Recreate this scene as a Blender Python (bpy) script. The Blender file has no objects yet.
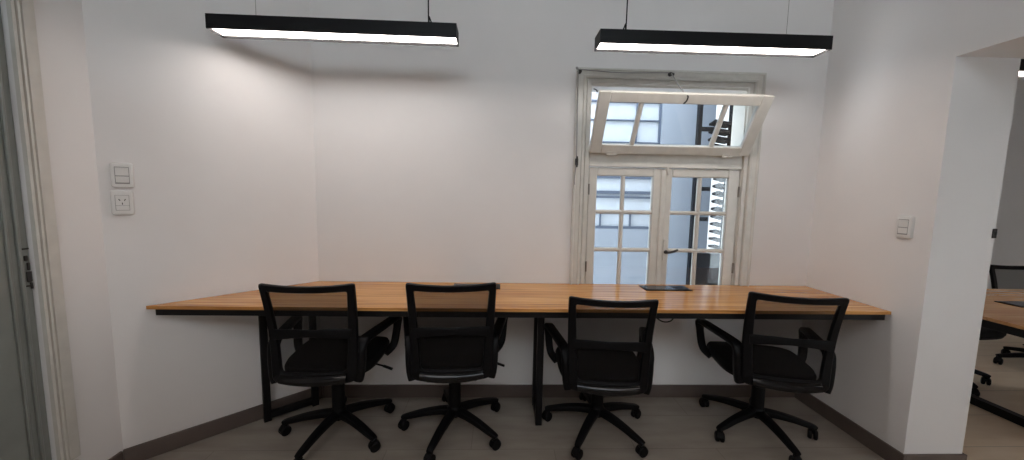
import bpy, bmesh, math, random
from math import sin, cos, pi, radians, sqrt
from mathutils import Vector, Matrix
random.seed(7)
sc = bpy.context.scene
C = sc.collection

# ------------------------------------------------------------------ materials
def new_mat(name):
    m = bpy.data.materials.new(name); m.use_nodes = True
    nt = m.node_tree; nt.nodes.clear()
    out = nt.nodes.new('ShaderNodeOutputMaterial')
    return m, nt, out

def P(name, col, rough=0.5, metal=0.0, spec=0.5, var=0.06, scale=14.0, bump=0.0, bscale=200.0, coat=0.0):
    """principled with a slight procedural mottling"""
    m, nt, out = new_mat(name)
    b = nt.nodes.new('ShaderNodeBsdfPrincipled')
    b.inputs['Roughness'].default_value = rough
    b.inputs['Metallic'].default_value = metal
    b.inputs['Specular IOR Level'].default_value = spec
    b.inputs['Coat Weight'].default_value = coat
    tc = nt.nodes.new('ShaderNodeTexCoord')
    n = nt.nodes.new('ShaderNodeTexNoise'); n.inputs['Scale'].default_value = scale; n.inputs['Detail'].default_value = 4
    nt.links.new(tc.outputs['Object'], n.inputs['Vector'])
    r = nt.nodes.new('ShaderNodeValToRGB')
    r.color_ramp.elements[0].position = 0.3; r.color_ramp.elements[1].position = 0.7
    r.color_ramp.elements[0].color = (*[max(0, c * (1 - var)) for c in col], 1)
    r.color_ramp.elements[1].color = (*[min(1, c * (1 + var)) for c in col], 1)
    nt.links.new(n.outputs['Fac'], r.inputs['Fac'])
    nt.links.new(r.outputs['Color'], b.inputs['Base Color'])
    if bump > 0:
        n2 = nt.nodes.new('ShaderNodeTexNoise'); n2.inputs['Scale'].default_value = bscale; n2.inputs['Detail'].default_value = 3
        nt.links.new(tc.outputs['Object'], n2.inputs['Vector'])
        bp = nt.nodes.new('ShaderNodeBump'); bp.inputs['Strength'].default_value = bump; bp.inputs['Distance'].default_value = 0.002
        nt.links.new(n2.outputs['Fac'], bp.inputs['Height']); nt.links.new(bp.outputs['Normal'], b.inputs['Normal'])
    nt.links.new(b.outputs[0], out.inputs[0])
    return m

def wood_mat(name, dark, mid, light, rough=0.15):
    m, nt, out = new_mat(name)
    b = nt.nodes.new('ShaderNodeBsdfPrincipled'); b.inputs['Roughness'].default_value = rough; b.inputs['Specular IOR Level'].default_value = 0.55
    tc = nt.nodes.new('ShaderNodeTexCoord')
    mp = nt.nodes.new('ShaderNodeMapping'); mp.inputs['Scale'].default_value = (1.3, 34.0, 34.0)
    n = nt.nodes.new('ShaderNodeTexNoise'); n.inputs['Scale'].default_value = 1.6; n.inputs['Detail'].default_value = 6; n.inputs['Distortion'].default_value = 0.4
    r = nt.nodes.new('ShaderNodeValToRGB'); e = r.color_ramp.elements
    e[0].position = 0.30; e[0].color = (*dark, 1); e[1].position = 0.72; e[1].color = (*light, 1)
    k = e.new(0.5); k.color = (*mid, 1)
    nt.links.new(tc.outputs['Object'], mp.inputs['Vector']); nt.links.new(mp.outputs['Vector'], n.inputs['Vector'])
    nt.links.new(n.outputs['Fac'], r.inputs['Fac'])
    # broad boards
    mp2 = nt.nodes.new('ShaderNodeMapping'); mp2.inputs['Scale'].default_value = (0.8, 9.0, 9.0)
    n2 = nt.nodes.new('ShaderNodeTexNoise'); n2.inputs['Scale'].default_value = 1.0; n2.inputs['Detail'].default_value = 2
    nt.links.new(tc.outputs['Object'], mp2.inputs['Vector']); nt.links.new(mp2.outputs['Vector'], n2.inputs['Vector'])
    mx = nt.nodes.new('ShaderNodeMixRGB'); mx.blend_type = 'SOFT_LIGHT'; mx.inputs['Fac'].default_value = 0.6
    nt.links.new(r.outputs['Color'], mx.inputs['Color1']); nt.links.new(n2.outputs['Fac'], mx.inputs['Color2'])
    nt.links.new(mx.outputs['Color'], b.inputs['Base Color'])
    nt.links.new(b.outputs[0], out.inputs[0])
    return m

def tile_mat(name, c1, c2, grout):
    m, nt, out = new_mat(name)
    b = nt.nodes.new('ShaderNodeBsdfPrincipled'); b.inputs['Roughness'].default_value = 0.42
    tc = nt.nodes.new('ShaderNodeTexCoord')
    mp = nt.nodes.new('ShaderNodeMapping'); mp.inputs['Location'].default_value = (0.13, 0.22, 0)
    br = nt.nodes.new('ShaderNodeTexBrick'); br.inputs['Scale'].default_value = 1.0
    br.inputs['Brick Width'].default_value = 0.85; br.inputs['Row Height'].default_value = 0.28
    br.inputs['Mortar Size'].default_value = 0.0022; br.inputs['Mortar Smooth'].default_value = 0.2
    br.inputs['Color1'].default_value = (*c1, 1); br.inputs['Color2'].default_value = (*c2, 1); br.inputs['Mortar'].default_value = (*grout, 1)
    n = nt.nodes.new('ShaderNodeTexNoise'); n.inputs['Scale'].default_value = 3.5; n.inputs['Detail'].default_value = 6
    mp2 = nt.nodes.new('ShaderNodeMapping'); mp2.inputs['Scale'].default_value = (1, 3.5, 1)
    mx = nt.nodes.new('ShaderNodeMixRGB'); mx.blend_type = 'SOFT_LIGHT'; mx.inputs['Fac'].default_value = 0.55
    nt.links.new(tc.outputs['Object'], mp.inputs['Vector']); nt.links.new(mp.outputs['Vector'], br.inputs['Vector'])
    nt.links.new(tc.outputs['Object'], mp2.inputs['Vector']); nt.links.new(mp2.outputs['Vector'], n.inputs['Vector'])
    nt.links.new(br.outputs['Color'], mx.inputs['Color1']); nt.links.new(n.outputs['Fac'], mx.inputs['Color2'])
    nt.links.new(mx.outputs['Color'], b.inputs['Base Color']); nt.links.new(b.outputs[0], out.inputs[0])
    return m

def glass_mat(name, tint=(0.93, 0.96, 0.97)):
    m, nt, out = new_mat(name)
    t = nt.nodes.new('ShaderNodeBsdfTransparent'); t.inputs[0].default_value = (*tint, 1)
    g = nt.nodes.new('ShaderNodeBsdfGlossy'); g.inputs['Roughness'].default_value = 0.02
    f = nt.nodes.new('ShaderNodeFresnel'); f.inputs['IOR'].default_value = 1.45
    mx = nt.nodes.new('ShaderNodeMixShader')
    nt.links.new(f.outputs[0], mx.inputs[0]); nt.links.new(t.outputs[0], mx.inputs[1]); nt.links.new(g.outputs[0], mx.inputs[2])
    nt.links.new(mx.outputs[0], out.inputs[0]); return m

def net_mat(name, col, cover):
    """woven office-chair net: dark threads covering part of the view"""
    m, nt, out = new_mat(name)
    t = nt.nodes.new('ShaderNodeBsdfTransparent')
    b = nt.nodes.new('ShaderNodeBsdfPrincipled'); b.inputs['Base Color'].default_value = (*col, 1); b.inputs['Roughness'].default_value = 0.7; b.inputs['Specular IOR Level'].default_value = 0.2
    tc = nt.nodes.new('ShaderNodeTexCoord')
    w = nt.nodes.new('ShaderNodeTexWave'); w.bands_direction = 'Z'; w.inputs['Scale'].default_value = 60
    nt.links.new(tc.outputs['Object'], w.inputs['Vector'])
    r = nt.nodes.new('ShaderNodeMapRange'); r.inputs['To Min'].default_value = cover - 0.08; r.inputs['To Max'].default_value = cover + 0.08
    nt.links.new(w.outputs['Fac'], r.inputs['Value'])
    mx = nt.nodes.new('ShaderNodeMixShader')
    nt.links.new(r.outputs[0], mx.inputs[0]); nt.links.new(t.outputs[0], mx.inputs[1]); nt.links.new(b.outputs[0], mx.inputs[2])
    nt.links.new(mx.outputs[0], out.inputs[0]); return m

def emit_mat(name, col, s):
    m, nt, out = new_mat(name)
    e = nt.nodes.new('ShaderNodeEmission'); e.inputs[0].default_value = (*col, 1); e.inputs[1].default_value = s
    nt.links.new(e.outputs[0], out.inputs[0]); return m

M = dict(
    wall=P('wall_paint', (0.80, 0.778, 0.765), 0.75, var=0.02, scale=3, bump=0.12, bscale=60),
    ceil=P('ceiling_paint', (0.72, 0.71, 0.70), 0.85, var=0.02),
    skirt=P('skirting_tile', (0.122, 0.095, 0.083), 0.45, var=0.10, scale=9),
    floor=tile_mat('floor_tile', (0.315, 0.275, 0.235), (0.34, 0.30, 0.255), (0.24, 0.21, 0.18)),
    floor2=tile_mat('beige_plank_tile', (0.68, 0.55, 0.41), (0.74, 0.61, 0.46), (0.40, 0.33, 0.25)),
    trim=P('cream_gloss_paint', (0.62, 0.60, 0.55), 0.32, var=0.05, scale=18),
    door=P('grey_green_paint', (0.235, 0.25, 0.235), 0.36, var=0.06),
    wood=wood_mat('honey_laminate', (0.33, 0.135, 0.038), (0.56, 0.255, 0.070), (0.72, 0.375, 0.118)),
    wood2=wood_mat('brown_laminate', (0.36, 0.17, 0.065), (0.46, 0.23, 0.09), (0.55, 0.29, 0.12)),
    steel=P('black_powder_coat', (0.0042, 0.0042, 0.005), 0.45, spec=0.25, var=0.1),
    plastic=P('black_plastic', (0.0040, 0.0040, 0.0048), 0.45, spec=0.14, var=0.1),
    gloss=P('glossy_black_plastic', (0.0035, 0.0035, 0.0042), 0.08, spec=0.35, var=0.05),
    rubber=P('caster_black', (0.0045, 0.0045, 0.005), 0.5, spec=0.15, var=0.1),
    cloth=P('black_seat_cloth', (0.0042, 0.0042, 0.005), 0.85, spec=0.25, var=0.15, scale=120, bump=0.2, bscale=500),
    net=net_mat('black_net', (0.006, 0.0055, 0.0055), 0.64),
    lampblk=P('lamp_black', (0.006, 0.006, 0.007), 0.45, var=0.05, spec=0.2),
    glow=emit_mat('diffuser_glow', (1.0, 0.91, 0.86), 4.4),
    white=P('white_plastic', (0.74, 0.73, 0.71), 0.35, var=0.015),
    slot=P('dark_slot', (0.02, 0.02, 0.02), 0.6), seam=P('plate_seam', (0.30, 0.29, 0.28), 0.5),
    pglass=glass_mat('window_glass'),
    brass=P('aged_metal', (0.30, 0.28, 0.25), 0.38, metal=0.85, var=0.15),
    iron=P('dark_iron', (0.045, 0.042, 0.04), 0.5, metal=0.4, var=0.2),
    cord=P('sash_cord_grey', (0.32, 0.31, 0.30), 0.8),
    render_w=P('blue_grey_render', (0.29, 0.325, 0.38), 0.85, var=0.05, scale=2.5),
    pale=P('pale_frosted_glass', (0.54, 0.585, 0.64), 0.25, var=0.03),
    bar=P('dark_blue_frame', (0.085, 0.11, 0.16), 0.5),
    stair=P('black_iron_stair', (0.006, 0.0075, 0.011), 0.6, spec=0.15, var=0.2),
    boxlid=P('box_lid', (0.05, 0.055, 0.07), 0.18, metal=0.5),
    paving=P('court_paving', (0.30, 0.30, 0.30), 0.8, var=0.1),
    ext=P('outer_render', (0.45, 0.45, 0.45), 0.85),
)

# ------------------------------------------------------------------ mesh helpers
class MB:
    def __init__(s): s.bm = bmesh.new()
    def face(s, vs):
        try: return s.bm.faces.new(vs)
        except ValueError: return None
    def box(s, x0, x1, y0, y1, z0, z1):
        v = [s.bm.verts.new((x, y, z)) for z in (z0, z1) for y in (y0, y1) for x in (x0, x1)]
        for q in ((0, 2, 3, 1), (4, 5, 7, 6), (0, 1, 5, 4), (2, 6, 7, 3), (0, 4, 6, 2), (1, 3, 7, 5)):
            s.face([v[i] for i in q])
        return s
    def prism(s, pts, z0, z1):
        a = [s.bm.verts.new((x, y, z0)) for x, y in pts]; b = [s.bm.verts.new((x, y, z1)) for x, y in pts]
        s.face(a[::-1]); s.face(b); n = len(pts)
        for i in range(n): s.face([a[i], a[(i + 1) % n], b[(i + 1) % n], b[i]])
        return s
    def loft(s, rings, cap=True, closed=False):
        R = [[s.bm.verts.new(p) for p in r] for r in rings]; n = len(R[0])
        for k in range(len(R) if closed else len(R) - 1):
            A, B = R[k], R[(k + 1) % len(R)]
            for i in range(n): s.face([A[i], A[(i + 1) % n], B[(i + 1) % n], B[i]])
        if cap and not closed: s.face(R[0][::-1]); s.face(R[-1])
        return s
    def sweep(s, pts, w, h, side, rnd=0.3, closed=False, seg=3):
        """rounded-rectangle section along pts; w along `side`, h along side x tangent; w,h scalars or lists"""
        pts = [Vector(p) for p in pts]; n = len(pts); rings = []
        for i, p in enumerate(pts):
            t = (pts[(i + 1) % n] - pts[i - 1]) if closed else (pts[min(i + 1, n - 1)] - pts[max(i - 1, 0)])
            t.normalize(); sd = Vector(side); sd = (sd - t * sd.dot(t)).normalized(); up = sd.cross(t)
            ww = w[i] if isinstance(w, (list, tuple)) else w; hh = h[i] if isinstance(h, (list, tuple)) else h
            r = rnd * min(ww, hh); ring = []
            for cx, cy, a0 in ((1, 1, 0), (-1, 1, 90), (-1, -1, 180), (1, -1, 270)):
                for k in range(seg + 1):
                    a = radians(a0 + 90 * k / seg)
                    ring.append(p + sd * (cx * (ww / 2 - r) + r * cos(a)) + up * (cy * (hh / 2 - r) + r * sin(a)))
            rings.append(ring)
        return s.loft(rings, closed=closed)
    def tube(s, pts, r, n=8):
        pts = [Vector(p) for p in pts]; rings = []; ref = None
        for i, p in enumerate(pts):
            t = (pts[min(i + 1, len(pts) - 1)] - pts[max(i - 1, 0)]).normalized()
            if ref is None: ref = t.orthogonal().normalized()
            ref = (ref - t * ref.dot(t)).normalized(); u = t.cross(ref)
            rr = r[i] if isinstance(r, (list, tuple)) else r
            rings.append([p + ref * rr * cos(2 * pi * k / n) + u * rr * sin(2 * pi * k / n) for k in range(n)])
        return s.loft(rings)
    def lathe(s, prof, n=20, mat=None):
        """prof: (radius, height) about Z, moved by mat"""
        mat = mat or Matrix()
        rings = [[mat @ Vector((r * cos(2 * pi * k / n), r * sin(2 * pi * k / n), z)) for k in range(n)] for r, z in prof]
        return s.loft(rings)
    def build(s, name, mat, parent=None, bevel=0.0, smooth=True, seg=2, loc=None, rotz=0.0):
        bmesh.ops.recalc_face_normals(s.bm, faces=s.bm.faces)
        me = bpy.data.meshes.new(name); s.bm.to_mesh(me); s.bm.free()
        me.materials.append(mat)
        if smooth:
            me.shade_smooth(); me.set_sharp_from_angle(angle=radians(38))
        o = bpy.data.objects.new(name, me); C.objects.link(o)
        if parent: o.parent = parent
        if loc: o.location = loc
        o.rotation_euler.z = rotz
        if bevel > 0:
            b = o.modifiers.new('bevel', 'BEVEL'); b.width = bevel; b.segments = seg; b.limit_method = 'ANGLE'; b.angle_limit = radians(40)
            b.harden_normals = False
        return o

def tag(o, label=None, cat=None, group=None, kind=None):
    if label: o['label'] = label
    if cat: o['category'] = cat
    if group: o['group'] = group
    if kind: o['kind'] = kind
    return o
def thing(name, label, cat, loc=(0, 0, 0), rotz=0.0, group=None, kind=None):
    o = bpy.data.objects.new(name, None); C.objects.link(o)
    o.empty_display_size = 0.1
    o.location = loc; o.rotation_euler.z = rotz
    return tag(o, label, cat, group, kind)
def kids(o): return [c for c in C.objects if c.parent is o]
def copy_tree(o, parent=None):
    ch = kids(o)
    c = o.copy(); C.objects.link(c)
    if parent: c.parent = parent
    for k in ch: copy_tree(k, c)
    return c
def arc(a, b, n): return [a + (b - a) * i / (n - 1) for i in range(n)]
def smooth_path(pts, n=8):
    """Catmull-Rom through the points"""
    pts = [Vector(p) for p in pts]; out = []
    for i in range(len(pts) - 1):
        p0, p1, p2, p3 = pts[max(i - 1, 0)], pts[i], pts[i + 1], pts[min(i + 2, len(pts) - 1)]
        for k in range(n):
            t = k / n
            out.append(0.5 * ((2 * p1) + (p2 - p0) * t + (2 * p0 - 5 * p1 + 4 * p2 - p3) * t * t + (3 * p1 - p0 - 3 * p2 + p3) * t ** 3))
    out.append(pts[-1]); return out
def round_poly(pts, rad, n=6):
    """2-D polygon with rounded corners (same number of points whatever the radii)"""
    out = []; m = len(pts)
    for i in range(m):
        p = Vector(pts[i]); a = (Vector(pts[i - 1]) - p).normalized(); b = (Vector(pts[(i + 1) % m]) - p).normalized()
        r = rad[i] if isinstance(rad, (list, tuple)) else rad
        s0, s1 = p + a * r, p + b * r
        for k in range(n + 1):
            t = k / n; out.append((1 - t) ** 2 * s0 + 2 * t * (1 - t) * p + t * t * s1)
    return out

# ------------------------------------------------------------------ measures
YB = 2.225            # back wall face
XR = 1.972            # right wall face
XL = -1.741           # left wall face (towards the camera)
ZC = 3.8              # ceiling
AL = Vector((-1.105, 2.225, 0)); BL = Vector((-1.741, 1.642, 0))       # splayed left wall
DL = (BL - AL).normalized(); NL = Vector((-DL.y, DL.x, 0))
if NL.dot(Vector((1, -1, 0))) < 0: NL = -NL                          # points into the room
YF = -1.4             # wall behind the camera
XR2 = 2.268           # other face of the right wall
OY0, OY1, OZ = 0.0, 1.582, 1.932   # opening in the right wall
RX, RY0, RY1 = 5.9, -1.6, 3.75     # the next room

# ------------------------------------------------------------------ the setting
def struct(name, mb, mat, label, cat, **k):
    return tag(mb.build(name, mat, smooth=False, **k), label, cat, kind='structure')

struct('floor', MB().prism([(-2.4, YF - 0.2), (2.12, YF - 0.2), (2.12, YB + 0.12), (-2.4, YB + 0.12)], -0.1, 0.0), M['floor'],
       'grey brown tiled floor under the long desk and its chairs', 'floor')
struct('floor_next_room', MB().prism([(2.12, YF - 0.2), (RX + 0.2, YF - 0.2), (RX + 0.2, RY1 + 0.2), (2.22, RY1 + 0.2), (2.22, YB + 0.12), (2.12, YB + 0.12)], -0.1, 0.0), M['floor2'],
       'lighter beige plank floor of the next room under the brown table', 'floor')
struct('ceiling', MB().prism([(-2.4, YF - 0.2), (RX + 0.2, YF - 0.2), (RX + 0.2, RY1 + 0.2), (XR2 - 0.04, RY1 + 0.2), (XR2 - 0.04, YB + 0.12), (-2.4, YB + 0.12)], ZC, ZC + 0.12), M['ceil'],
       'white ceiling above the hanging lamps', 'ceiling')
WX0, WX1, WZ0, WZ1 = 0.53, 1.492, 0.69, 1.965     # window opening
WT = 0.12
b = MB(); b.box(-1.2, WX0, YB, YB + WT, 0, ZC); b.box(WX1, XR + 0.05, YB, YB + WT, 0, ZC)
b.box(WX0, WX1, YB, YB + WT, 0, WZ0); b.box(WX0, WX1, YB, YB + WT, WZ1, ZC)
struct('wall_back', b, M['wall'], 'white back wall behind the long desk, pierced by the window', 'wall')
o_ = -NL * 0.12
pA, pB = AL - DL * 0.0, BL
struct('wall_left_splayed', MB().prism([(pA.x, pA.y), (pB.x, pB.y), (pB.x + o_.x, pB.y + o_.y), (pA.x + o_.x, pA.y + o_.y)], 0, ZC), M['wall'],
       'white slanted wall at the left end of the desk, carrying the switch and socket', 'wall')
DY0, DY1, DZ0, DZ1 = 0.55, 1.400, 0.19, 2.35        # door opening in the left wall
b = MB(); b.box(XL - 0.12, XL, DY1, BL.y, 0, ZC); b.box(XL - 0.12, XL, YF, DY0, 0, ZC)
b.box(XL - 0.12, XL, DY0, DY1, 0, DZ0); b.box(XL - 0.12, XL, DY0, DY1, DZ1, ZC)
struct('wall_left', b, M['wall'], 'white left wall with the grey door, nearest the camera', 'wall')
b = MB(); b.box(XR, XR2, OY1, YB + 0.12, 0, ZC); b.box(XR2 - 0.045, XR2, YB + 0.12, RY1, 0, ZC); b.box(XR, XR2, YF, OY0, 0, ZC); b.box(XR, XR2, OY0, OY1, OZ, ZC)
struct('wall_right', b, M['wall'], 'thick white right wall with the wide opening to the next room', 'wall')
GX0, GX1, GZ0, GZ1 = -1.1, 1.4, 2.40, 3.30      # unseen clerestory, added to bring fill daylight from behind the camera
HX0, HX1, HZ0, HZ1 = 3.5, 4.3, 0.06, 2.0     # unseen glazed doorway, added to daylight the next room's floor
b = MB(); b.box(-2.2, GX0, YF - 0.12, YF, 0, ZC); b.box(GX1, HX0, YF - 0.12, YF, 0, ZC); b.box(HX1, RX, YF - 0.12, YF, 0, ZC)
for q0, q1, q2, q3 in ((GX0, GX1, GZ0, GZ1), (HX0, HX1, HZ0, HZ1)): b.box(q0, q1, YF - 0.12, YF, 0, q2); b.box(q0, q1, YF - 0.12, YF, q3, ZC)
struct('wall_front', b, M['wall'], 'white wall behind the camera with a high window added for fill daylight', 'wall')
for nm, q0, q1, q2, q3, lab in (('fill_window', GX0, GX1, GZ0, GZ1, 'wide white framed clerestory window added high behind the camera for fill daylight'), ('fill_doorway', HX0, HX1, HZ0, HZ1, 'white framed glazed doorway added at the near end of the next room for fill daylight')):
    e = thing(nm, lab, 'window', (q0, YF, q2), kind='structure'); W_, H_ = q1 - q0, q3 - q2
    b = MB(); b.box(0, W_, -0.08, -0.03, 0, 0.05); b.box(0, W_, -0.08, -0.03, H_ - 0.05, H_); b.box(0, 0.05, -0.08, -0.03, 0.05, H_ - 0.05); b.box(W_ - 0.05, W_, -0.08, -0.03, 0.05, H_ - 0.05); b.box(W_ / 2 - 0.03, W_ / 2 + 0.03, -0.08, -0.03, 0.05, H_ - 0.05)
    b.build('window_frame', M['white'], e, bevel=0.004)
    for a0, a1 in ((0.045, W_ / 2 - 0.028), (W_ / 2 + 0.028, W_ - 0.045)): MB().box(a0, a1, -0.058, -0.052, 0.045, H_ - 0.045).build('pane', M['pglass'], e, smooth=False)
struct('wall_next_room_back', MB().box(XR2, RX, RY1, RY1 + 0.12, 0, ZC), M['wall'], 'white far wall of the next room, beyond the opening', 'wall')
struct('wall_next_room_right', MB().box(RX, RX + 0.12, YF, RY1 + 0.12, 0, ZC), M['wall'], 'white side wall of the next room', 'wall')

SK, ST = 0.084, 0.012
struct('baseboard_back', MB().box(AL.x + 0.005, XR - ST, YB - ST, YB - 0.0005, 0.0005, SK), M['skirt'], 'brown tile baseboard along the back wall under the desk', 'baseboard', bevel=0.002)
i0, i1 = AL + DL * 0.004, BL
struct('baseboard_left_splayed', MB().prism([(i0.x + NL.x * .0005, i0.y + NL.y * .0005), (i1.x + NL.x * .0005, i1.y + NL.y * .0005), ((i1 + NL * ST).x, (i1 + NL * ST).y), ((i0 + NL * ST).x, (i0 + NL * ST).y)], 0.0005, SK), M['skirt'], 'brown tile baseboard along the slanted wall left of the desk', 'baseboard', bevel=0.002)
struct('baseboard_left', MB().box(XL + 0.0005, XL + ST, YF, BL.y - 0.012, 0.0005, SK), M['skirt'], 'brown tile baseboard under the grey door', 'baseboard', bevel=0.002)
b = MB(); b.box(XR - ST, XR - .0005, OY1 - ST, YB - 0.0005, 0.0005, SK); b.box(XR, XR2 + ST, OY1 - ST, OY1 - .0005, 0.0005, SK)
b.box(XR2 + .0005, XR2 + ST, OY1, RY1, 0.0005, SK)
struct('baseboard_right', b, M['skirt'], 'brown tile baseboard along the right wall and round its end', 'baseboard', bevel=0.002)

# door on the left wall ---------------------------------------------------
d = thing('door_1', 'grey green painted door in a cream moulded frame at the left edge', 'door', (XL, DY1, DZ0), kind='structure')
def casing_profile(b, y, z0, z1, s=1):
    """moulded casing running up the wall; y = inner edge, s = direction away from the opening"""
    prof = [(0, 0.0), (0.0, 0.016), (0.008, 0.018), (0.010, 0.010), (0.014, 0.010), (0.016, 0.018), (0.022, 0.019), (0.024, 0.011), (0.028, 0.011), (0.031, 0.016), (0.066, 0.014), (0.072, 0.009), (0.072, 0.0)]
    b.loft([[(x, y + s * yy, z) for yy, x in prof] for z in (z0, z1)])
b = MB(); casing_profile(b, 0.0, 0.0, 2.22); casing_profile(b, DY0 - DY1, 0.0, 2.22, -1); b.box(0.0, 0.021, DY0 - DY1 - 0.072, 0.072, 2.16, 2.235)
b.build('door_frame', M['trim'], d)
b = MB(); b.box(-0.055, -0.012, DY0 - DY1 + 0.006, -0.006, 0.002, 2.155)
b.build('door_leaf', M['door'], d)
lf = kids(d)[-1]
for y0, y1, z0, z1 in ((-0.80, -0.030, -0.0, 2.10),):
    b = MB()
    for inset, w, h in ((0.0, 0.010, 0.010), (0.030, 0.009, 0.008)):
        a0, a1, c0, c1 = y0 + inset, y1 - inset, z0 + inset, z1 - inset
        for q in ((a0, a0 + w, c0, c1), (a1 - w, a1, c0, c1), (a0 + w, a1 - w, c0, c0 + w), (a0 + w, a1 - w, c1 - w, c1)):
            b.box(-0.012, -0.012 + h, *q)
    b.build('panel_moulding', M['door'], lf, bevel=0.003)
b = MB()
b.box(-0.012, -0.007, -0.024, -0.006, 0.735, 0.741); b.box(-0.012, -0.006, -0.012, -0.006, 0.725, 0.750)
b.box(-0.012, -0.006, -0.020, -0.006, 0.752, 0.792); b.box(-0.012, -0.004, -0.016, -0.010, 0.796, 0.826)
b.box(-0.012, -0.006, -0.022, -0.012, 0.832, 0.852); b.box(-0.012, -0.007, -0.026, -0.006, 0.874, 0.880)
b.build('lock_plate', M['iron'], lf, bevel=0.002)

# ------------------------------------------------------------------ window
w = thing('window_1', 'cream casement window with six pane leaves and an open tilted transom', 'window', (0, YB, 0), kind='structure')
# moulded casing outside the opening (proud of the wall), resting on the desk back edge
def wprof(u):  # (distance outward from the opening, projection into the room)
    return [(0, 0.0), (0, 0.016), (0.022, 0.018), (0.026, 0.010), (0.031, 0.010), (0.034, 0.026), (0.046, 0.030), (0.052, 0.024), (0.078, 0.024), (0.084, 0.034), (0.093, 0.034), (0.093, 0.0)]
pr = wprof(0); path = [(WX0, 0.752, -0.97, 0), (WX0, WZ1, -0.97, 0.88), (WX1, WZ1, 0.88, 0.88), (WX1, 0.752, 0.88, 0)]
b = MB(); b.loft([[(x + sx * q[0], -q[1], z + sz * q[0]) for q in pr] for x, z, sx, sz in path])
b.build('window_casing', M['trim'], w)
# jamb lining inside the wall
b = MB()
b.box(WX0 + .0005, WX0 + 0.008, 0.0, WT, WZ0, WZ1 - .0005); b.box(WX1 - 0.008, WX1 - .0005, 0.0, WT, WZ0, WZ1 - .0005); b.box(WX0 + 0.008, WX1 - 0.008, 0.0, WT, WZ1 - 0.014, WZ1 - .0005)
b.box(WX0 + 0.008, WX1 - 0.008, 0.0, WT, WZ0, WZ0 + 0.012)
b.build('window_lining', M['trim'], w)
b = MB(); b.box(WX0 + 0.008, WX1 - 0.008, -0.004, 0.05, 1.484, 1.577); b.box(WX0 + 0.008, WX1 - 0.008, -0.012, 0.02, 1.478, 1.490)
b.build('transom_bar', M['trim'], w, bevel=0.003)
def glazed(leaf_name, x0, x1, z0, z1, stile_l, stile_r, top, bottom, cols, rows, y0=0.0, th=0.038):
    """casement leaf: frame, glazing bars with rounded noses, panes"""
    e = bpy.data.objects.new(leaf_name, None); C.objects.link(e); e.parent = w
    px0, px1, pz0, pz1 = x0 + stile_l, x1 - stile_r, z0 + bottom, z1 - top
    b = MB(); b.box(x0, px0, y0, y0 + th, z0, z1); b.box(px1, x1, y0, y0 + th, z0, z1); b.box(px0, px1, y0, y0 + th, z0, pz0); b.box(px0, px1, y0, y0 + th, pz1, z1)
    b.build('leaf_frame', M['trim'], e, bevel=0.005)
    b = MB(); t = 0.024
    xs = [px0] + cols + [px1]; zs = [pz0] + rows + [pz1]
    for c in cols: b.sweep([(c, y0 + th / 2, pz0), (c, y0 + th / 2, pz1)], t, th - 0.006, (1, 0, 0), rnd=0.45)
    for r in rows: b.sweep([(px0, y0 + th / 2, r), (px1, y0 + th / 2, r)], t, th - 0.006, (0, 0, 1), rnd=0.45)
    b.build('glazing_bars', M['trim'], e)
    for i in range(len(xs) - 1):
        for j in range(len(zs) - 1):
            MB().box(xs[i] + (0.006 if i else -0.004), xs[i + 1] - (0.006 if i < len(xs) - 2 else -0.004), y0 + th / 2 - 0.002, y0 + th / 2 + 0.002,
                     zs[j] + (0.006 if j else -0.004), zs[j + 1] - (0.006 if j < len(zs) - 2 else -0.004)).build('pane', M['pglass'], e, smooth=False)
    return e
LZ0, LZ1 = 0.704, 1.476
leafL = glazed('casement_leaf', WX0 + 0.010, 0.999, LZ0, LZ1, 0.052, 0.058, 0.052, 0.034, [0.757], [0.966, 1.203])
leafR = glazed('casement_leaf', 1.003, WX1 - 0.010, LZ0, LZ1, 0.056, 0.066, 0.052, 0.034, [1.240], [0.966, 1.203])
b = MB(); b.sweep([(1.001, -0.004, LZ0), (1.001, -0.004, 1.462)], 0.030, 0.012, (1, 0, 0), rnd=0.4); b.build('meeting_strip', M['trim'], leafR)
b = MB(); b.box(1.008, 1.034, -0.008, 0.0, 1.438, 1.474); b.box(1.014, 1.028, -0.014, -0.007, 1.446, 1.480); b.build('top_bolt', M['trim'], leafR, bevel=0.002)
b = MB(); b.sweep([(1.040, -0.004, 0.905), (1.040, -0.004, 1.035)], 0.032, 0.008, (1, 0, 0), rnd=0.4)
b.build('handle_plate', M['trim'], leafR)
b = MB(); Mx = Matrix.Translation((1.040, 0.0, 0.958)) @ Matrix.Rotation(radians(90), 4, 'X')
b.lathe([(0.012, 0.004), (0.012, 0.010), (0.008, 0.014), (0.008, 0.034)], 14, Mx)
b.tube(smooth_path([(1.040, -0.032, 0.958), (1.061, -0.036, 0.960), (1.091, -0.034, 0.970), (1.104, -0.034, 0.978)], 4), [0.007] * 9 + [0.0065] * 3 + [0.005], 8)
b.build('lever_handle', M['iron'], leafR)
for lf_, x in ((leafL, WX0 + 0.012), (leafR, WX1 - 0.012)):
    for z in (1.34, 0.86):
        MB().lathe([(0.001, -0.034), (0.006, -0.032), (0.006, 0.032), (0.001, 0.034)], 10, Matrix.Translation((x, -0.005, z))).build('hinge', M['brass'], lf_)
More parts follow.
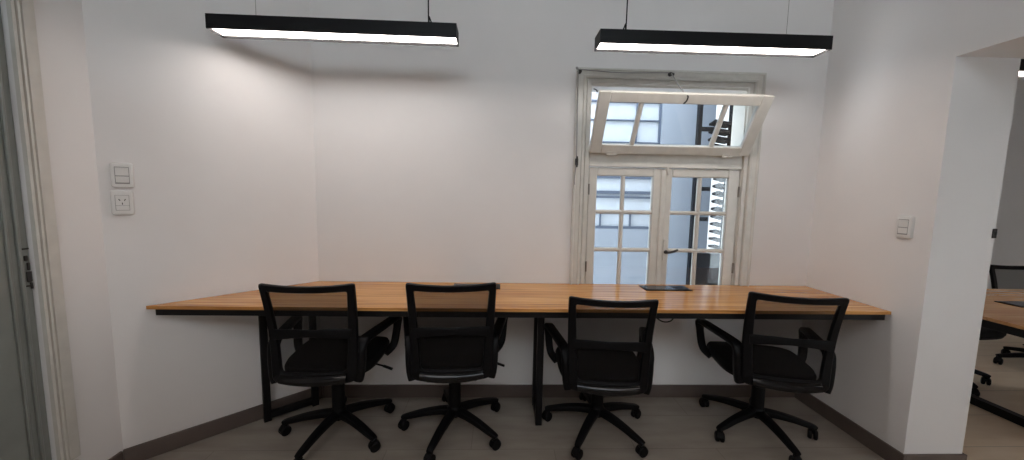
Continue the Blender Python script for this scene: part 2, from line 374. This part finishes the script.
# open hopper transom, hinged at its foot and leaning into the room
tr = bpy.data.objects.new('transom_sash', None); C.objects.link(tr); tr.parent = w
tr.location = (0.530, -0.012, 1.570); tr.rotation_euler.x = radians(30)
SW, SH, STH = 0.970, 0.356, 0.034
b = MB(); f1, f2, f3 = 0.064, 0.056, 0.054
b.box(0, f1, -STH, 0, 0, SH); b.box(SW - f1, SW, -STH, 0, 0, SH); b.box(f1, SW - f1, -STH, 0, 0, f3); b.box(f1, SW - f1, -STH, 0, SH - f2, SH)
b.build('sash_frame', M['trim'], tr, bevel=0.004)
b = MB(); mx = [0.245, 0.725]
for c in mx: b.sweep([(c, -STH / 2, f3), (c, -STH / 2, SH - f2)], 0.026, STH - 0.004, (1, 0, 0), rnd=0.4)
b.build('glazing_bars', M['trim'], tr)
xs = [f1] + mx + [SW - f1]
for i in range(3):
    MB().box(xs[i] + (0.006 if i else -0.004), xs[i + 1] - (0.006 if i < 2 else -0.004), -STH / 2 - 0.002, -STH / 2 + 0.002, f3 - 0.004, SH - f2 + 0.004).build('pane', M['pglass'], tr, smooth=False)
for x in (0.130, 0.835):
    b = MB(); b.box(x - 0.03, x + 0.03, -STH - 0.003, -STH + 0.004, -0.004, 0.012); b.tube([(x - 0.03, -STH - 0.002, -0.004), (x + 0.03, -STH - 0.002, -0.004)], 0.005, 8)
    b.build('hinge', M['trim'], tr)
MB().tube(smooth_path([(0.482, -STH - 0.001, SH - 0.01), (0.482, -STH - 0.012, SH - 0.014), (0.481, -STH - 0.010, SH - 0.035), (0.472, -STH - 0.004, SH - 0.052)], 4), 0.004, 8).build('sash_hook', M['iron'], tr)
# pulley, cord and cleat
b = MB(); Mx = Matrix.Translation((0.992, -0.034, 2.022)) @ Matrix.Rotation(radians(90), 4, 'X')
b.lathe([(0.003, -0.006), (0.011, -0.006), (0.008, 0.0), (0.011, 0.006), (0.003, 0.006)], 16, Mx); b.box(0.980, 1.016, -0.036, -0.028, 2.016, 2.030)
b.build('pulley', M['iron'], w)
b = MB(); Mx = Matrix.Translation((0.452, -0.036, 2.022)) @ Matrix.Rotation(radians(90), 4, 'X')
b.lathe([(0.003, -0.006), (0.013, -0.006), (0.010, 0.0), (0.013, 0.006), (0.003, 0.006)], 16, Mx)
b.build('pulley', M['iron'], w)
b = MB(); b.tube(smooth_path([(1.012, -0.186, 1.868), (1.004, -0.11, 1.945), (0.996, -0.04, 2.024), (0.98, -0.036, 2.030), (0.70, -0.036, 2.022), (0.452, -0.040, 2.032), (0.444, -0.042, 2.02), (0.448, -0.040, 1.75), (0.452, -0.040, 1.50)], 8), 0.0032, 6)
b.tube(smooth_path([(0.452, -0.040, 1.50), (0.447, -0.044, 1.45), (0.444, -0.040, 1.40), (0.446, -0.038, 1.365)], 6), 0.0032, 6)
b.build('sash_cord', M['cord'], w)
b = MB(); b.box(0.445, 0.463, -0.042, -0.033, 1.480, 1.520); b.sweep([(0.454, -0.048, 1.468), (0.454, -0.052, 1.5), (0.454, -0.048, 1.532)], 0.009, 0.008, (1, 0, 0)); b.box(0.450, 0.458, -0.050, -0.040, 1.495, 1.505)
b.build('cord_cleat', M['iron'], w, bevel=0.001)
MB().tube(smooth_path([(0.560, -0.035, 1.90), (0.565, -0.01, 1.925), (0.552, 0.012, 1.94)], 5), 0.003, 6).build('stay_wire', M['iron'], w)

# ------------------------------------------------------------------ courtyard outside the window
FY = 4.2
bd = thing('courtyard_building', 'blue grey rendered building across the court with a pale barred window', 'building', (1.5, FY, -0.5))
b = MB(); x0, x1, z0, z1 = -0.9, 0.340, 1.42, 4.2      # window hole (local)
b.box(-3.2, x0, 0, 0.25, 0, 5.2); b.box(x1, 3.4, 0, 0.25, 0, 5.2); b.box(x0, x1, 0, 0.25, 0, z0); b.box(x0, x1, 0, 0.25, z1, 5.2)
b.build('wall', M['render_w'], bd, smooth=False)
wn = MB(); wn.box(x0, x1, 0.05, 0.09, z0, z1); wn = wn.build('window', M['pale'], bd, smooth=False)
b = MB()
for z, t in ((1.606, 0.014), (1.79, 0.024), (1.845, 0.035), (2.02, 0.030), (2.42, 0.016), (2.67, 0.016), (2.88, 0.022)): b.box(x0, x1, 0.02, 0.052, z - t / 2, z + t / 2)
b.box(x0, x1, 0.0, 0.05, z0, z0 + 0.03)
for x in (-0.32, 0.036): b.box(x - 0.008, x + 0.008, 0.02, 0.052, z0, 1.60)
b.box(x1 - 0.02, x1, 0.02, 0.052, z0, z1); b.box(0.05, 0.066, 0.02, 0.052, 2.02, z1)
b.build('window_bars', M['bar'], wn, bevel=0.002)
MB().box(-3.2, 3.4, -0.03, 0, 0, 0.10).build('plinth', M['ext'], bd, smooth=False)
struct('courtyard_floor', MB().box(-1.8, 5.2, YB + WT, FY + 0.3, -0.62, -0.5), M['paving'], 'grey paving of the court outside the window', 'paving')

st = thing('metal_stair', 'black iron stair with slanted treads outside the right window leaf', 'stair', (1.732, 3.20, -0.5))
MB().box(-0.017, 0.017, -0.02, 0.02, 0, 3.3).build('post', M['stair'], st, bevel=0.003)
MB().box(0.270, 0.300, -0.02, 0.02, 0, 3.3).build('post', M['stair'], st, bevel=0.003)
for z in (2.40, 1.879, 1.61):
    MB().box(0.017, 0.13, -0.016, 0.016, z - 0.018, z + 0.018).build('bracket', M['stair'], st, bevel=0.003)
for k in range(17):
    z = 1.365 + 0.068 * k
    x0_ = 0.185 if z < 2.05 else 0.115
    MB().loft([[(x, -0.05, z + 0.000 + dz), (x, 0.05, z - 0.012 + dz), (x, 0.05, z + 0.006 + dz), (x, -0.05, z + 0.024 + dz)] for x, dz in ((x0_, 0.0), (0.270, -0.024))]).build('tread', M['stair'], st)
MB().box(0.017, 0.330, -0.018, 0.018, 0.3, 1.30).build('solid_panel', M['stair'], st)

# ------------------------------------------------------------------ pendant lamps
def make_lamp():
    L = 1.122; W = 0.106; H = 0.064; t = 0.004
    r = thing('pendant_lamp', None, 'lamp')
    b = MB(); b.box(-L / 2, L / 2, -W / 2, -W / 2 + t, 0, H); b.box(-L / 2, L / 2, W / 2 - t, W / 2, 0, H); b.box(-L / 2, -L / 2 + t, -W / 2 + t, W / 2 - t, 0, H); b.box(L / 2 - t, L / 2, -W / 2 + t, W / 2 - t, 0, H)
    b.box(-L / 2 + t, L / 2 - t, -W / 2 + t, W / 2 - t, H - t, H)
    b.build('housing', M['lampblk'], r, smooth=False)
    MB().box(-L / 2 + t, L / 2 - t, -W / 2 + t, W / 2 - t, 0.011, 0.015).build('diffuser', M['glow'], r, smooth=False)
    top = ZC - 2.02
    MB().tube([(-L / 2 + 0.19, 0, H), (-L / 2 + 0.19, 0, top)], 0.0011, 6).build('suspension_wire', M['brass'], r)
    MB().tube(smooth_path([(L / 2 - 0.120, 0, H - 0.002), (L / 2 - 0.124, 0, H + 0.02), (L / 2 - 0.134, 0, H + 0.05), (L / 2 - 0.138, 0, H + 0.10), (L / 2 - 0.14, 0, top)], 6), 0.0032, 8).build('power_cord', M['rubber'], r)
    MB().lathe([(0.045, top - 0.03), (0.05, top - 0.026), (0.05, top - 0.0005)], 24, Matrix.Translation((L / 2 - 0.14, 0, 0))).build('ceiling_rose', M['lampblk'], r)
    return r
lamp = make_lamp(); lamp.location = (-0.776, 1.819, 2.02); lamp.rotation_euler.z = radians(0.7)
tag(lamp, 'black linear pendant lamp hanging left, above the two left chairs', group='linear pendant lamps')
spots = [((1.021, 1.827, 2.02), 180 - 0.4, 'black linear pendant lamp hanging in front of the window'),
         ((3.36, 2.02, 2.02), 180, 'black linear pendant lamp hanging in the next room over the brown table'),
         ((3.0, 0.35, 2.02), 180, 'added black linear pendant fill lamp, unseen at the near end of the next room'),  # unseen extra lamp, added to brighten the next room's floor
         ((-0.75, 0.28, 2.02), 0, 'added black linear pendant fill lamp behind the camera at left'),  # this and the rest: unseen lamps added to lift walls and floor
         ((1.0, 0.28, 2.02), 180, 'added black linear pendant fill lamp behind the camera at right'),
         ((-0.75, -0.78, 2.02), 0, 'added black linear pendant fill lamp farthest behind the camera at left'),
         ((1.0, -0.78, 2.02), 180, 'added black linear pendant fill lamp farthest behind the camera at right')]
for loc, rz, lab in spots:
    c = copy_tree(lamp); c.location = loc; c.rotation_euler.z = radians(rz); c['label'] = lab

# ------------------------------------------------------------------ the long desk
DZ = 0.75; TT = 0.017
dk = thing('desk', 'long honey wood desk on black steel legs across the whole back wall', 'desk')
fl = BL  # splayed edge follows the wall, a hair off it
def onsplay(y, off):  # x on the splayed wall at depth y, off metres into the room
    p = AL + NL * off; return p.x + DL.x * (y - p.y) / DL.y
yf, yb = 1.708, YB - 0.004
MB().prism([(onsplay(yf, 0.014), yf), (XR - 0.004, yf), (XR - 0.004, yb), (onsplay(yb, 0.003), yb)], DZ - TT, DZ).build('desktop', M['wood'], dk, bevel=0.0015, smooth=False)
zt = DZ - TT - 0.0005; zb = zt - 0.032
MB().box(onsplay(yf + 0.03, 0.012), XR - 0.020, yf + 0.012, yf + 0.044, zb, zt).build('front_rail', M['steel'], dk, bevel=0.002)
MB().box(onsplay(yb - 0.07, 0.012) + 0.02, XR - 0.020, yb - 0.06, yb - 0.03, zb, zt).build('rear_rail', M['steel'], dk, bevel=0.002)
def leg_frame(p, q, name='leg_frame'):
    """goal-post frame from p to q (x, y): two legs, foot bar, top bar"""
    e = bpy.data.objects.new(name, None); C.objects.link(e); e.parent = dk; e.location = (p[0], p[1], 0)
    v = Vector((q[0] - p[0], q[1] - p[1], 0)); n = v.normalized(); s = Vector((-n.y, n.x, 0))
    S = 0.036
    for base in (Vector((0, 0, 0)), v):
        MB().sweep([base + Vector((0, 0, 0.001)), base + Vector((0, 0, zt))], S, S, s, rnd=0.08).build('leg', M['steel'], e)
    MB().sweep([n * S / 2 + Vector((0, 0, 0.031)), v - n * S / 2 + Vector((0, 0, 0.031))], S, S * 0.9, s, rnd=0.08).build('foot_bar', M['steel'], e)
    MB().sweep([n * S / 2 + Vector((0, 0, zt - 0.018)), v - n * S / 2 + Vector((0, 0, zt - 0.018))], S, S, s, rnd=0.08).build('top_bar', M['steel'], e)
leg_frame((-1.298, 1.985), (-1.110, 2.140))
leg_frame((0.236, 1.948), (0.236, 2.145))

def power_box(x, y, label):
    e = thing('power_box', label, 'power box', (x, y, DZ + 0.0002), group='desk power boxes')
    b = MB(); b.box(-0.14, 0.14, -0.056, 0.056, 0, 0.004); b.build('frame', M['steel'], e, bevel=0.0012)
    MB().box(-0.128, 0.045, -0.046, 0.046, 0.0041, 0.0062).build('lid', M['boxlid'], e, bevel=0.0008)
    MB().box(0.047, 0.128, -0.046, 0.046, 0.0041, 0.0062).build('lid', M['steel'], e, bevel=0.0008)
    return e
power_box(1.006, 2.120, 'black flush power box on the desk in front of the window')
power_box(-0.132, 2.122, 'black power box on the desk behind the second chair from left')
cb = MB(); cb.tube(smooth_path([(0.775, 1.80, 0.7275), (0.782, 1.775, 0.712), (0.80, 1.765, 0.692), (0.825, 1.76, 0.675), (0.850, 1.76, 0.670), (0.875, 1.76, 0.677), (0.89, 1.765, 0.695), (0.896, 1.775, 0.712), (0.90, 1.80, 0.7275)], 6), 0.0032, 8)
tag(cb.build('power_cable', M['rubber']), 'thin black cable looping down below the desk edge right of the third chair', 'cable')

# ------------------------------------------------------------------ wall plates
def plate(name, label, cat, org, nrm, kind, group=None):
    """rounded wall plate; local x along the wall, local -y out of the wall"""
    ang = math.atan2(nrm.y, nrm.x) + pi / 2
    e = thing(name, label, cat, org, ang, group)
    Wd, Hd = 0.072, 0.112
    out = round_poly([(-Wd / 2, -Hd / 2), (Wd / 2, -Hd / 2), (Wd / 2, Hd / 2), (-Wd / 2, Hd / 2)], 0.014, 5)
    def ring(s, y, dz=0): return [(p.x * s, y, p.y * (s + dz)) for p in out]
    MB().loft([ring(1.0, -0.0005), ring(1.0, -0.006), ring(0.95, -0.0125), ring(0.84, -0.0145), ring(0.80, -0.0145)]).build('cover_plate', M['white'], e)
    if kind == 'switch':
        for z0, z1, y in ((-0.002, 0.034, -0.0185), (-0.036, -0.005, -0.017)):
            MB().loft([[(-0.021, -0.014, z0), (0.021, -0.014, z0), (0.021, -0.014, z1), (-0.021, -0.014, z1)], [(-0.020, y + 0.002, z0 + .001), (0.020, y + 0.002, z0 + .001), (0.020, y, z1 - .001), (-0.020, y, z1 - .001)]]).build('rocker', M['white'], e)
        b = MB(); b.box(-0.0225, 0.0225, -0.0152, -0.0144, -0.0385, 0.0365); b.build('gap', M['seam'], e)
    else:
        b = MB(); b.box(-0.022, 0.022, -0.0152, -0.0144, -0.034, 0.034); b.build('gap', M['seam'], e)
        MB().box(-0.0205, 0.0205, -0.018, -0.0145, -0.012, 0.0325).build('socket_face', M['white'], e, bevel=0.001)
        MB().box(-0.0205, 0.0205, -0.0175, -0.0145, -0.0325, -0.0135).build('blank_cover', M['white'], e, bevel=0.001)
        b = MB()
        for sx in (-1, 1):
            c = Vector((sx * 0.0085, 0, 0.013)); R = Matrix.Rotation(radians(30 * sx), 3, 'Y')
            ps = [c + R @ Vector(v) for v in ((-.0016, 0, -.0045), (.0016, 0, -.0045), (.0016, 0, .0045), (-.0016, 0, .0045))]
            b.loft([[(p.x, y, p.z) for p in ps] for y in (-0.0183, -0.0175)])
        b.box(-0.0014, 0.0014, -0.0183, -0.0175, -0.008, 0.001)
        b.build('pin_slots', M['slot'], e)
    return e
q = AL + DL * 0.790
plate('light_switch', 'white double light switch on the slanted left wall, above the socket', 'light switch', (q.x, q.y, 1.353), NL, 'switch')
plate('wall_socket', 'white three slot wall socket on the slanted left wall, below the switch', 'socket', (AL.x + DL.x * 0.796, AL.y + DL.y * 0.796, 1.231), NL, 'socket')
plate('light_switch', 'white light switch on the right wall beside the opening', 'light switch', (XR, 1.695, 1.178), Vector((-1, 0, 0)), 'switch')

sp = thing('latch_plate', 'small black latch plate on the far edge of the opening', 'latch', (XR2 - 0.006, OY1, 1.162))
MB().box(-0.010, 0.010, -0.005, -0.0005, -0.022, 0.022).build('plate', M['iron'], sp, bevel=0.002)
MB().box(-0.004, 0.004, -0.009, -0.0045, -0.008, 0.008).build('latch_tongue', M['slot'], sp, bevel=0.001)

# ------------------------------------------------------------------ office chairs
def make_chair():
    r = thing('office_chair', None, 'chair', group=None)
    legs = []
    # five-spoke base
    b = MB(); b.lathe([(0.030, 0.085), (0.040, 0.088), (0.042, 0.125), (0.033, 0.140), (0.028, 0.145)], 20); b.build('base_hub', M['plastic'], r)
    for k in range(5):
        pts = [(0.025, 0, 0.112), (0.09, 0, 0.109), (0.17, 0, 0.097), (0.235, 0, 0.081), (0.272, 0, 0.072), (0.288, 0, 0.066)]
        L = MB().sweep(smooth_path(pts, 3), [0.050 - 0.0016 * i for i in range(16)], [0.040 - 0.0012 * i for i in range(16)], (0, 1, 0), rnd=0.28).build('base_leg', M['plastic'], r, rotz=radians(72 * k))
        legs.append(L)
        # twin-wheel caster, swivelled a little differently on each leg
        a = radians((20, -35, 50, -15, 70)[k])
        cs = bpy.data.objects.new('caster', None); C.objects.link(cs); cs.parent = L; cs.location = (0.276, 0, 0); cs.rotation_euler.z = a
        b = MB(); b.lathe([(0.006, 0.045), (0.006, 0.068)], 10)
        b.sweep([(0.020, 0, 0.020), (0.026, 0, 0.034), (0.014, 0, 0.050), (0.0, 0, 0.056), (-0.012, 0, 0.050)], [0.020, 0.030, 0.036, 0.030, 0.016], 0.010, (0, 1, 0), rnd=0.4)
        b.build('hood', M['rubber'], cs)
        for sy in (-1, 1):
            Mx = Matrix.Translation((0.004, sy * 0.0125, 0.0262)) @ Matrix.Rotation(radians(90), 4, 'X')
            MB().lathe([(0.004, -0.009), (0.021, -0.009), (0.026, -0.005), (0.026, 0.005), (0.021, 0.009), (0.004, 0.009)], 18, Mx).build('wheel', M['rubber'], cs)
    b = MB(); b.lathe([(0.033, 0.14), (0.033, 0.300), (0.030, 0.304), (0.027, 0.306), (0.027, 0.372)], 20); b.build('gas_column', M['plastic'], r)
    up = []
    b = MB(); b.sweep([(0, -0.15, 0.380), (0, -0.05, 0.372), (0, 0.06, 0.372), (0, 0.14, 0.385)], [0.10, 0.15, 0.15, 0.10], [0.020, 0.040, 0.040, 0.020], (1, 0, 0), rnd=0.25)
    up.append(b.build('tilt_mechanism', M['plastic'], r))
    b = MB(); b.tube(smooth_path([(0.06, 0.05, 0.368), (0.16, 0.05, 0.362), (0.215, 0.045, 0.352), (0.235, 0.045, 0.345)], 4), 0.005, 8)
    b.sweep([(0.225, 0.045, 0.349), (0.275, 0.043, 0.330)], 0.020, 0.009, (0, 1, 0), rnd=0.4); up.append(b.build('height_lever', M['plastic'], r))
    # seat: moulded shell and padded cushion
    def outline(s, dz, drop):
        out = []
        for k in range(48):
            a = 2 * pi * k / 48; ca, sa = cos(a), sin(a)
            x = 0.228 * s * math.copysign(abs(ca) ** 0.55, ca); y = 0.035 + 0.230 * s * math.copysign(abs(sa) ** 0.55, sa)
            x *= 1.0 + 0.06 * max(0, (y - 0.03)) / 0.23 - 0.05 * max(0, -(y - 0.03)) / 0.23
            fr = max(0, (y - 0.14) / 0.125); z = dz - drop * fr ** 2
            out.append((x, y, z))
        return out
    b = MB(); b.loft([outline(0.55, 0.384, 0.01), outline(0.86, 0.390, 0.015), outline(0.97, 0.402, 0.018), outline(0.985, 0.414, 0.018)]); up.append(b.build('seat_shell', M['plastic'], r))
    b = MB(); b.loft([outline(0.97, 0.412, 0.018), outline(1.0, 0.420, 0.018), outline(1.005, 0.436, 0.020), outline(0.97, 0.452, 0.022), outline(0.85, 0.460, 0.026), outline(0.55, 0.456, 0.02), outline(0.2, 0.452, 0.01)]); up.append(b.build('seat_cushion', M['cloth'], r))
    # backrest frame: a rounded ring in a reclined, wrapped surface
    def ysurf(x, z):
        t = (z - 0.43) / 0.46
        return -0.262 - 0.050 * t + 0.022 * sin(pi * min(max(t, 0), 1)) + 0.020 * (x / 0.2) ** 2
    def dense(pts, rad, mid=10):
        base = round_poly(pts, rad, 6); out = []
        for i in range(len(base)):
            p, q2 = base[i], base[(i + 1) % len(base)]
            out.append(p)
            if (i + 1) % 7 == 0:
                for k in range(1, mid): out.append(p + (q2 - p) * k / mid)
        return out
    def dip(p, amt):
        t = max(0, (p.y - 0.80) / 0.09); return Vector((p.x, p.y - amt * t * (1 - (p.x / 0.2) ** 2)))
    def bow(p): return Vector((p.x, p.y - 0.014 * (1 - (p.x / 0.19) ** 2))) if p.y < 0.425 and abs(p.x) < 0.19 else p
    outer = [bow(dip(p, 0.010)) for p in dense([(-0.190, 0.420), (0.190, 0.420), (0.204, 0.896), (-0.204, 0.896)], [0.035, 0.035, 0.016, 0.016])]
    inner = [dip(p, 0.010) for p in dense([(-0.144, 0.470), (0.144, 0.470), (0.169, 0.860), (-0.169, 0.860)], [0.020, 0.020, 0.010, 0.010])]
    b = MB(); rings = []
    for o2, i2 in zip(outer, inner):
        T = 0.024
        yo, yi = ysurf(o2.x, o2.y), ysurf(i2.x, i2.y)
        m = (o2 + i2) / 2; ym = (yo + yi) / 2
        e1, e2 = o2 + (m - o2) * 0.22, i2 + (m - i2) * 0.22
        rings.append([(o2.x, yo - T * 0.22, o2.y), (e1.x, yo - T / 2, e1.y), (e2.x, yi - T / 2, e2.y), (i2.x, yi - T * 0.22, i2.y), (i2.x, yi + T * 0.22, i2.y), (e2.x, yi + T / 2, e2.y), (e1.x, yo + T / 2, e1.y), (o2.x, yo + T * 0.22, o2.y)])
    b.loft(rings, closed=True); up.append(b.build('back_frame', M['plastic'], r))
    # net panel
    b = MB(); NX, NZ = 14, 22; g = []
    for j in range(NZ + 1):
        t = j / NZ; row = []
        for i in range(NX + 1):
            hw = 0.152 + 0.030 * t; x = -hw + 2 * hw * i / NX; zt_ = 0.866 - 0.010 * (1 - (x / 0.2) ** 2); z = 0.462 + (zt_ - 0.462) * t
            row.append(b.bm.verts.new((x, ysurf(x, z) + 0.004, z)))
        g.append(row)
    for j in range(NZ):
        for i in range(NX): b.face([g[j][i], g[j][i + 1], g[j + 1][i + 1], g[j + 1][i]])
    up.append(b.build('back_net', M['net'], r))
    # lumbar bar across the back, glossy lower cross piece, bracket to the seat
    b = MB(); xs = arc(-0.172, 0.172, 15)
    b.sweep([(x, ysurf(x, 0.65) - 0.012 - 0.010 * (1 - (x / 0.172) ** 2), 0.652 + 0.012 * (1 - (x / 0.172) ** 2)) for x in xs], [0.034 + 0.016 * abs(x / 0.172) for x in xs], 0.012, (0, 0, 1), rnd=0.4); up.append(b.build('lumbar_support', M['plastic'], r))
    b = MB(); xs = arc(-0.148, 0.148, 17); rings = []
    for x in xs:                       # moulded lip that slopes up and back towards the net
        y0 = ysurf(x, 0.45); q = 1 - (x / 0.148) ** 2; zc = 0.446 - 0.006 * q
        prof = [(-0.012, 0.020), (-0.018, 0.0165), (-0.0235, 0.0115), (-0.028, 0.005), (-0.031, -0.002), (-0.030, -0.016 - 0.006 * q), (-0.020, -0.022 - 0.006 * q), (0.0, -0.020 - 0.006 * q), (0.0, 0.018)]
        rings.append([(x, y0 + dy, zc + dz) for dy, dz in prof])
    b.loft(rings); up.append(b.build('lower_cross_bar', M['gloss'], r))
    b = MB(); b.sweep(smooth_path([(0, -0.262, 0.430), (0, -0.235, 0.405), (0, -0.17, 0.388), (0, -0.08, 0.380)], 4), [0.24] * 5 + [0.20] * 4 + [0.14] * 4, 0.018, (1, 0, 0), rnd=0.4); up.append(b.build('back_bracket', M['plastic'], r))
    # looped arms
    for sx in (-1, 1):
        def A(y): return sx * (0.200 + 0.085 * (y + 0.21) / 0.40)
        pts = [(sx * .186, -0.222, 0.412), (sx * .194, -0.222, 0.45), (A(-.215), -0.218, 0.52), (A(-.215), -0.214, 0.565), (A(-.20), -0.196, 0.592), (A(-.15), -0.150, 0.598), (A(0), 0.0, 0.596), (A(.11), 0.112, 0.594),
               (A(.15), 0.150, 0.588), (A(.155), 0.160, 0.566), (A(.15) - sx * .004, 0.146, 0.50), (A(.13) - sx * .012, 0.124, 0.435), (sx * .225, 0.085, 0.404)]
        sp_ = smooth_path(pts, 4); n = len(sp_)
        ws = []
        hs = []
        for p in sp_:
            top = max(0, min(1, (p.z - 0.545) / 0.03))
            rear = 1 if p.y < -0.1 else 0
            ws.append(0.042 + 0.008 * top); hs.append(0.030 + (0.016 * rear * (1 - top)))
        up.append(MB().sweep(sp_, ws, hs, (1, 0, 0), rnd=0.35).build('armrest', M['plastic'], r))
    return r, legs
def pose_chair(root, x, y, yaw, base, drop, label, group):
    root.location = (x, y, 0); root.rotation_euler.z = radians(yaw)
    root['label'] = label
    if group: root['group'] = group
    n = 0
    for k in kids(root):
        nm = k.name.split('.')[0]
        if nm == 'base_leg': k.rotation_euler.z = radians(base - yaw + 72 * n); n += 1
        elif nm not in ('base_hub', 'gas_column'): k.location.z = -drop
    return root
ch, _ = make_chair()
G = 'black mesh office chairs at the long desk'
chairs = [ch] + [copy_tree(ch) for _ in range(5)]
pose_chair(chairs[0], -0.852, 1.882, 2, 39.5, 0.000, 'leftmost black mesh office chair, turned slightly right at the long desk', G)
pose_chair(chairs[1], -0.234, 1.906, 4, 36, -0.004, 'second black mesh office chair from left, squarely facing the long desk', G)
pose_chair(chairs[2], 0.558, 1.906, -6, 20, 0.060, 'third black mesh office chair from left, set lower in front of the window', G)
pose_chair(chairs[3], 1.459, 1.888, -14, 55, 0.034, 'rightmost black mesh office chair at the long desk, near the right wall', G)
G2 = 'black mesh office chairs in the next room'
pose_chair(chairs[4], 4.31, 2.58, 176, 10, 0.11, 'black mesh office chair behind the brown table in the next room', G2)
pose_chair(chairs[5], 3.26, 2.505, 185, 44, 0.0, 'black office chair half hidden by the wall end, its seat under the brown table', G2)

# ------------------------------------------------------------------ table in the next room
tb = thing('meeting_table', 'brown wood topped table on a black steel frame in the next room', 'table', (2.41, 1.285, 0))
MB().box(0, 2.3, 0, 0.95, 0.723, 0.74).build('tabletop', M['wood2'], tb, bevel=0.0015, smooth=False)
b = MB(); b.box(0.02, 2.28, 0.905, 0.94, 0.68, 0.7225); b.box(0.02, 2.28, 0.03, 0.07, 0.68, 0.7225); b.box(0.02, 0.06, 0.07, 0.905, 0.68, 0.7225); b.box(2.24, 2.28, 0.07, 0.905, 0.68, 0.7225)
b.build('under_frame', M['steel'], tb, bevel=0.002)
for x in (0.66, 1.64):
    for y in (0.02, 0.90): MB().box(x, x + 0.05, y, y + 0.045, 0.001, 0.6795).build('leg', M['steel'], tb, bevel=0.002)
    MB().box(x, x + 0.05, 0.066, 0.8995, 0.001, 0.05).build('foot_bar', M['steel'], tb, bevel=0.002)
    MB().box(x, x + 0.05, 0.066, 0.8995, 0.68, 0.7225).build('cross_bar', M['steel'], tb, bevel=0.002)
c = thing('power_box', 'black power box set in the brown table of the next room', 'power box', (3.0, 1.88, 0.7402), group='desk power boxes')
MB().box(-0.17, 0.17, -0.055, 0.055, 0, 0.004).build('frame', M['steel'], c, bevel=0.001)
MB().box(-0.158, 0.158, -0.045, 0.045, 0.0041, 0.006).build('lid', M['boxlid'], c, bevel=0.001)

# ------------------------------------------------------------------ light
wd = bpy.data.worlds.new('overcast_sky'); sc.world = wd; wd.use_nodes = True
nt = wd.node_tree; bg = nt.nodes['Background']
bg.inputs[0].default_value = (0.88, 0.94, 1.0, 1); bg.inputs[1].default_value = 2.25

# ------------------------------------------------------------------ camera
cam = bpy.data.cameras.new('camera'); co = bpy.data.objects.new('camera', cam); C.objects.link(co); sc.camera = co
F, yaw, pitch, roll, h = 363.0, 0.03388, 0.09787, 0.01824, 1.30
cam.sensor_fit = 'HORIZONTAL'; cam.sensor_width = 36.0; cam.lens = F / 1024 * 36.0
cam.clip_start = 0.02
fw = Vector((sin(yaw) * cos(pitch), cos(yaw) * cos(pitch), -sin(pitch)))
rr = Vector((cos(yaw), -sin(yaw), 0)); uu = rr.cross(fw)
r2 = cos(roll) * rr + sin(roll) * uu; u2 = -sin(roll) * rr + cos(roll) * uu
co.matrix_world = Matrix(((r2.x, u2.x, -fw.x, 0), (r2.y, u2.y, -fw.y, 0), (r2.z, u2.z, -fw.z, h), (0, 0, 0, 1)))

vs = sc.view_settings
vs.view_transform = 'Standard'; vs.look = 'None'; vs.gamma = 1.0; vs.use_curve_mapping = False
vs.exposure = 1.55
sc.cycles.use_denoising = True
sc.cycles.max_bounces = 12; sc.cycles.diffuse_bounces = 6; sc.cycles.transparent_max_bounces = 16
